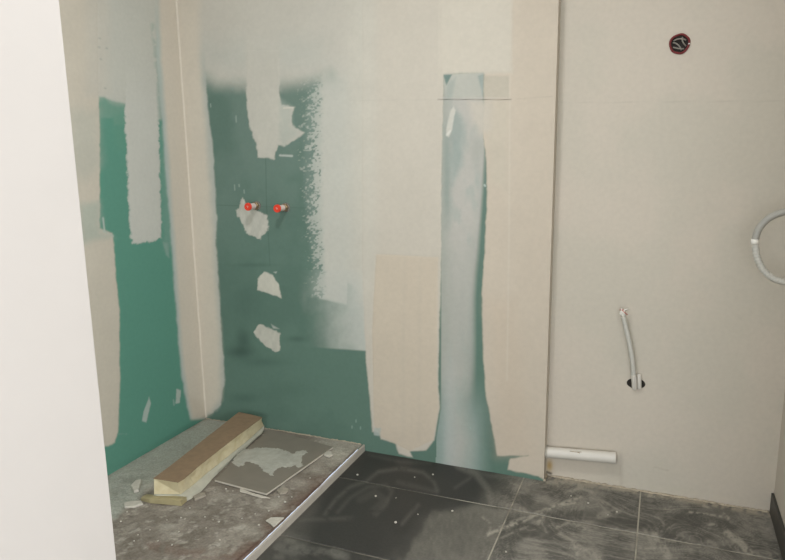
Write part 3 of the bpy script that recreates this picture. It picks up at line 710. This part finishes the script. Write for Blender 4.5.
# ------------------------------------------------------------------ grey tile offcut with adhesive
zt0, zt1 = ZS + .003, ZS + .0125
cn = [onz(*p, zt1) for p in ((214.5, 479.6), (266.5, 493.4), (333, 446.7), (270.5, 429.2), (265, 433.5), (253, 444), (240, 455.5), (228, 467))]
cen = Vector((float(np.mean([c[0] for c in cn])), float(np.mean([c[1] for c in cn])), zt0))
tile = empty('tile_offcut', cen, 'grey ceramic tile lying on the screed with an adhesive smear on top', 'tile')
me = slab('tile_body', [(c[0], c[1]) for c in cn], zt0, zt1, cen)
bm = bmesh.new(); bm.from_mesh(me); bmesh.ops.bevel(bm, geom=bm.edges[:], offset=.001, segments=1, affect='EDGES'); bm.to_mesh(me); bm.free()
o = link('tile_body', me, M_slabt, parent=tile); me.materials.append(M_slabe)
for p in me.polygons:
    if abs(p.normal.z) < .6: p.material_index = 1
ap = [(231, 463), (236, 455), (243, 449.8), (257, 447.8), (270.6, 447.4), (280, 448.8), (287, 451.2), (293, 454), (297, 451.8), (306.5, 450), (307.5, 453), (302, 457), (301.5, 462), (303, 465.5), (299, 468), (295, 465.5), (288.5, 468), (281, 467.5), (274.5, 471.5), (273.5, 475.5), (270, 475), (263.5, 471.5), (258.5, 465), (251, 462.8), (246, 462), (243.5, 465.8), (239, 466.8), (234.5, 464.8)]
pw = np.array([onz(*p, zt1 + .002) for p in ap])
gx = np.arange(pw[:, 0].min() - .01, pw[:, 0].max() + .01, .0022); gy = np.arange(pw[:, 1].min() - .01, pw[:, 1].max() + .01, .0022)
A, B = np.meshgrid(gx, gy); W = np.stack([A.ravel(), B.ravel(), np.full(A.size, zt1)], 1); k = Coat(W, (0, 0, 0))
d = k.sd(ap, np.arange(k.n)) + 3.0 * (fbm(A.ravel() * 90, B.ravel() * 90, 88, 4) - .5)
hgt = np.clip(-d * .0006, 0, .0022) + .0012 * (fbm(A.ravel() * 60, B.ravel() * 60, 89, 4) - .3) * np.clip(-d, 0, 1)
q = grid_quads(len(gx), len(gy)); fq = q[(d < .15)[q].all(1)]; us = np.unique(fq); re_ = np.full(k.n, -1); re_[us] = np.arange(len(us))
V = W[us] - np.array(cen); V[:, 2] = zt1 - zt0 + .0003 + hgt[us]
me = mesh_np('adhesive_smear', V, re_[fq]); smooth(me)
link('adhesive_smear', me, M_adh, parent=tile, label='pale grey smear of dried adhesive')

# ------------------------------------------------------------------ loose chips and crumbs
def chip(name, px, z, h, mt, label, cat, group=None, jit=.0):
    P = [onz(*p, z) for p in px]; c = Vector((float(np.mean([p[0] for p in P])), float(np.mean([p[1] for p in P])), z))
    pts = []
    for a, b in zip(P, P[1:] + P[:1]):
        for t in (0, .5): pts.append((a[0] + (b[0] - a[0]) * t + rng.uniform(-.0015, .0015), a[1] + (b[1] - a[1]) * t + rng.uniform(-.0015, .0015)))
    me = slab(name, pts, z, z + h, c, jit)
    bm = bmesh.new(); bm.from_mesh(me)
    bmesh.ops.bevel(bm, geom=[e for e in bm.edges if all(v.co.z > h * .4 for v in e.verts)], offset=h * .25, segments=1, affect='EDGES')
    bm.to_mesh(me); bm.free()
    return link(name, me, mt, label=label, cat=cat, group=group, loc=c)
chip('broken_tile_shard', [(240, 488.5), (246, 491), (256, 494.5), (266, 497), (270, 498.6), (262, 498), (250, 495), (240, 492)], ZS + .0005, .004, M_slabe, 'pale broken shard poking out under the front edge of the grey tile', 'shard')
chip('mortar_chip', [(266, 521), (271, 518.3), (284, 518), (279, 523), (274, 527.3)], ZS + .002, .004, M_chip, 'flat pale mortar chip beside the white edge strip', 'chip')
chip('plaster_flake', [(323.5, 456), (326, 452.8), (331.5, 452.6), (332.5, 456), (329, 458)], ZS + .003, .008, M_chip, 'beige plaster flake at the right corner of the grey tile', 'flake')
chip('plaster_pebble', [(320.5, 453.5), (322, 451), (325, 450.8), (325.5, 452.6), (323, 454.4)], ZS + .003, .007, M_chip, 'small plaster pebble next to the beige flake by the grey tile', 'pebble')
chip('plaster_lump', [(131, 487), (136, 482), (142, 481), (141, 486), (139, 492), (134, 493)], ZS + .002, .010, M_chip, 'crumbly pale plaster lump left of the foam strip', 'plaster lump')
chip('plaster_lump', [(124, 504.5), (132, 502.5), (141, 502), (143, 505), (134, 508), (125, 508.5)], ZS + .001, .008, M_chip, 'flattened pale plaster lump in front of the foam strip', 'plaster lump')
chip('plaster_lump', [(193, 498), (199, 494.5), (205, 494), (206, 496.5), (199, 499.5), (195, 501)], ZS + .002, .008, M_chipd, 'plaster lump tucked against the right side of the foam strip', 'plaster lump')
chip('mortar_chip', [(277, 491), (283, 488), (289, 490), (286, 494), (280, 495)], ZS + .001, .006, M_chipd, 'grey mortar chip right of the grey tile', 'chip')
def crumb_mesh(seed):
    r = random.Random(seed); bm = bmesh.new(); bmesh.ops.create_icosphere(bm, subdivisions=1, radius=1)
    for v in bm.verts: v.co *= r.uniform(.7, 1.2); v.co.z *= .7
    me = bpy.data.meshes.new('plaster_crumb'); bm.to_mesh(me); bm.free(); me.materials.append(M_chip); return me
CM = [crumb_mesh(s) for s in range(4)]
def crumb(px, z, s, label, group):
    p = onz(*px, z + s * .5); o = bpy.data.objects.new('plaster_crumb', CM[rng.randrange(4)]); col.objects.link(o)
    o.location = (p[0], p[1], z + s * .62); o.scale = (s, s, s); o.rotation_euler = (0, 0, rng.uniform(0, 6))
    o['label'] = label; o['category'] = 'crumb'; o['group'] = group
for px, s in (((357.6, 474.7), 1.3), ((375.6, 496), 1.3), ((433, 474.6), 1.2), ((414.8, 477.2), .8), ((396, 498), .7), ((395.5, 522.5), 1.5), ((418, 514.3), .8), ((452.3, 511), 1.3), ((506, 552), 1.2), ((617, 512), 1.1), ((608, 515), .9), ((588, 503), 1.2), ((571, 496), 1.1)):
    crumb(px, 0, .004 * s, 'tiny white plaster crumb on the dark floor tiles', 'plaster crumbs on the dark tiles')
for px, s in (((121, 521.5), 1.2), ((134, 541), 1), ((138, 535), .9), ((181, 518), 1.3), ((179, 532), 1.1), ((185, 519), .8), ((205, 517), 1.1), ((219, 522), 1.1), ((269, 511), 1.2), ((259, 525), 1.3), ((255, 514), .9), ((242, 518.5), 1), ((206, 528), .8), ((213, 520), .8), ((158, 541), 1), ((127, 512), 1.1), ((167, 520), .8), ((190, 508), 1.1), ((226, 489), 1.2), ((233, 491), .8), ((285, 502), 1.4), ((279, 497), 1.2), ((292, 497), 1), ((310, 478), .9), ((150, 530), .9), ((172, 545), 1), ((220, 540), 1)):
    crumb(px, ZS, .0036 * s, 'tiny pale plaster crumb on the grey-brown screed', 'plaster crumbs on the screed')

# ------------------------------------------------------------------ capped water pipe ends
def pipe_end(px, label, tilt):
    b = ony(*px, YG); b = Vector(b)
    r = empty('capped_pipe_end', b, label, 'pipe end', 'capped pipe ends on the green wall')
    ax = Vector((tilt, -1, 0)).normalized()
    link('wall_hole', lathe('wall_hole', [(-.004, .020), (.0012, .021), (.0014, .013), (-.004, .013)], (0, -1, 0), 24, close=True), M_hole, parent=r)
    link('escutcheon', lathe('escutcheon', [(.001, .017), (.004, .0165), (.005, .011)], (0, -1, 0), 20), M_chrome, parent=r)
    link('hex_nut', lathe('hex_nut', [(.005, .016), (.006, .0178), (.018, .0178), (.0195, .0155)], ax, 6), M_brass, parent=r)
    link('thread', lathe('thread', [(.016 + .0015 * j, .0105 + .0012 * (j % 2)) for j in range(6)], ax, 16), M_brass, parent=r)
    link('pipe_stub', lathe('pipe_stub', [(.024, .0126), (.025, .0134), (.064, .0134), (.065, .0126)], ax, 20), M_cap, parent=r)
    cp = link('red_cap', lathe('red_cap', [(.062, .0158), (.0635, .0174), (.071, .0174), (.0735, .016), (.0735, .009), (.0722, .0085)], ax, 24), M_red, parent=r, label='round red plastic cap')
    t1 = ax * .0728
    link('cap_mark', tube('cap_mark', [t1 + Vector((-.004, 0, .003)), t1 + Vector((.003, 0, .003)), t1 + Vector((.001, 0, -.004))], .0012, 6), M_cap, parent=cp)
pipe_end((257, 205.6), 'red-capped pipe end nearer the wall corner, above the filler dab', -.02)
pipe_end((286, 207.3), 'red-capped pipe end farther from the corner, beside the white skim patch', -.04)

# ------------------------------------------------------------------ round red socket box in the white wall
c = Vector(ony(679.6, 44, YR)); bx = empty('socket_box', c, 'round dark red electrical box with wires set in the white wall', 'socket box')
R0 = .033
link('box_cup', lathe('box_cup', [(.0, R0), (.0022, R0), (.0022, R0 - .005), (.0008, R0 - .006), (.0008, .001), (0, .001)], (0, -1, 0), 28), M_dark, parent=bx)
ringpts = [(R0 * (.92 + .04 * math.sin(3 * a)) * math.cos(a), -.003, R0 * (.94 + .03 * math.cos(5 * a)) * math.sin(a)) for a in np.linspace(0, 2 * math.pi, 37)]
link('red_rim', tube('red_rim', ringpts, .0037, 8, cap=False), M_redbox, parent=bx)
for j, (a0, a1, lift, sag) in enumerate(((2.6, .5, .012, .012), (3.6, 5.4, .010, -.010), (1.2, 5.9, .014, .004), (2.9, 5.0, .009, .002))):
    p0 = (.022 * math.cos(a0), -.003, .022 * math.sin(a0)); p3 = (.022 * math.cos(a1), -.003, .022 * math.sin(a1))
    link('wire', tube('wire', bez(p0, (p0[0] * .5, -lift, p0[2] * .5 + sag), (p3[0] * .5, -lift, p3[2] * .5 + sag), p3, 12), .0023, 8), M_wire, parent=bx)
link('fixing_screw', lathe('fixing_screw', [(0, .003), (.004, .003), (.005, .002)], (0, -1, 0), 10, origin=(.030, -.002, -.002)), M_chrome, parent=bx)

# ------------------------------------------------------------------ cable conduit rising from a hole
h0 = Vector(ony(636, 383.5, YR)); cb = empty('cable_conduit', h0, 'bent grey cable conduit rising from a hole in the white wall', 'conduit')
link('hole_shade_disc', lathe('hole_shade_disc', [(0, .034), (.0012, .033), (.0014, .001)], (0, -1, 0), 22), M_dark, parent=cb)  # flat dark disc standing in for the shade of the open hole
me = cb.children[0].data
for v in me.vertices: v.co.z *= .62
def rel(px, py, d): p = ony(px, py, YR - d); return Vector(p) - h0
cb1 = [rel(634.5, 388, .004), rel(634, 380, .016), rel(632.5, 362, .024), rel(629.5, 343, .028), rel(626, 328, .030), rel(623.3, 316.5, .032)]
def spline(P, m=8):
    out = []
    Q = [P[0]] + list(P) + [P[-1]]
    for a, b, c_, d in zip(Q[:-3], Q[1:-2], Q[2:-1], Q[3:]):
        for t in np.linspace(0, 1, m, endpoint=False):
            out.append(.5 * ((2 * b) + (c_ - a) * t + (2 * a - 5 * b + 4 * c_ - d) * t * t + (3 * b - a - 3 * c_ + d) * t ** 3))
    out.append(P[-1]); return out
link('conduit_tube', tube('conduit_tube', spline(cb1), .0088, 14), M_cond, parent=cb)
link('conduit_tube', tube('conduit_tube', spline([rel(639.5, 388, .004), rel(639.3, 381, .012), rel(638.9, 374, .012)]), .0078, 12), M_pvc, parent=cb, label='short white cable stub beside the long conduit')
link('sleeve', tube('sleeve', spline([rel(634.6, 388.5, .005), rel(634.2, 381, .0165), rel(633.6, 375, .021)]), .0100, 14), M_pvc, parent=cb)
rw = random.Random(11); tip = rel(623.2, 316.5, .032)
for j in range(8):
    e = tip + Vector((rw.uniform(-.022, .016), rw.uniform(-.012, .008), rw.uniform(.006, .032)))
    m1 = tip + Vector((rw.uniform(-.02, .02), rw.uniform(-.01, .01), rw.uniform(.016, .034)))
    m2 = tip + Vector((rw.uniform(-.02, .02), rw.uniform(-.01, .01), rw.uniform(.012, .034)))
    link('wire_end', tube('wire_end', bez(tip, m1, m2, e, 10), .0026, 7), M_wirer if j in (1, 3, 6) else M_band, parent=cb)

# ------------------------------------------------------------------ conduit loop coming out of the right wall
YLp = 2.40
ctr = Vector(ony(788, 249, YLp)); lp = empty('conduit_loop', (XR, YLp, ctr.z), 'grey flexible conduit loop bulging from the right wall', 'conduit')
base = Vector((XR, YLp, ctr.z))
def lpt(px, py): return Vector(ony(px + 2.8, py, YLp)) - base
up_p = [lpt(752.4, 240), lpt(755.5, 230), lpt(762, 221.5), lpt(771, 215.5), lpt(782, 211.8), lpt(795, 209)]
xw = Vector((-.001, 0, up_p[-1].z + .004))
U_ = spline(up_p + [xw])
link('conduit_tube', tube('conduit_tube', U_, .0112, 16), M_condd, parent=lp, label='smooth darker grey upper half of the loop')
lo_p = [lpt(752.2, 243), lpt(754, 256), lpt(759.5, 268.5), lpt(768, 277), lpt(779, 281.5), lpt(794, 283)]
D_ = spline(lo_p + [Vector((-.001, 0, lo_p[-1].z + .002))], 14)
link('conduit_tube', tube('conduit_tube', D_, .0115, 16, rads=[.0106 + .0010 * math.sin(j * 1.9) for j in range(len(D_))]), M_cond, parent=lp, label='corrugated light grey lower half of the loop')
link('sleeve', tube('sleeve', [lpt(752.3, 239), lpt(752.0, 241.5), lpt(752.2, 244.5)], .0119, 16), M_band, parent=lp, label='white joining sleeve')
for q_ in (U_[-1], D_[-1]):
    link('wall_collar', lathe('wall_collar', [(0, .018), (.003, .017), (.004, .013)], (-1, 0, 0), 18, origin=tuple(q_)), M_band, parent=lp)

# ------------------------------------------------------------------ white waste pipe along the foot of the recess
rp = .0225; yp = YR - .0235
a = Vector(ony(546.5, 452, yp)); b = Vector(ony(616.5, 458, yp)); a.x = XB + .001
wp = empty('waste_pipe', a, 'white capped waste pipe along the foot of the white wall', 'pipe')
ax = (b - a).normalized(); ln = (b - a).length
link('pipe_body', lathe('pipe_body', [(0, rp), (ln - .02, rp)], ax, 28), M_pvc, parent=wp)
link('end_cap', lathe('end_cap', [(ln - .022, rp * 1.03), (ln - .006, rp * 1.03), (ln - .001, rp * .95), (ln, rp * .8)], ax, 28), M_pvc, parent=wp)
link('wall_collar', lathe('wall_collar', [(.001, rp * 1.16), (.005, rp * 1.18), (.008, rp * 1.04)], ax, 20), M_chip, parent=wp, label='plaster crust where the pipe leaves the wall')
for nm, (p0, p1, p2) in (('scratch', ((569.5, 449.8), (575, 450.8), (581, 450.4))), ('scratch', ((575.5, 450.6), (578, 451.6), (579.8, 452.8)))):
    Q = []
    for p in (p0, p1, p2):
        q_ = Vector(ony(*p, yp - rp * .90)); t_ = (q_ - a).dot(ax); axp = a + ax * t_; rr_ = (q_ - axp).normalized(); Q.append(axp + rr_ * (rp + .0002) - a)
    link(nm, tube(nm, Q, .0011, 6), M_brass, parent=wp, label='brown scratch on the pipe')
for px, s in (((548, 444.5), .007), ((549, 454.6), .008)):
    pass
for p in list(bpy.data.objects):
    if p.type == 'MESH' and p.parent and p.parent.type == 'EMPTY' and p.name.split('.')[0] in ('pipe_body', 'end_cap', 'pipe_stub', 'red_cap', 'escutcheon', 'box_cup', 'thread', 'wall_collar'):
        me = p.data
        for f_ in me.polygons: f_.use_smooth = len(f_.vertices) == 4
        me.update()
        md = p.modifiers.new('edge', 'EDGE_SPLIT'); md.split_angle = math.radians(35)
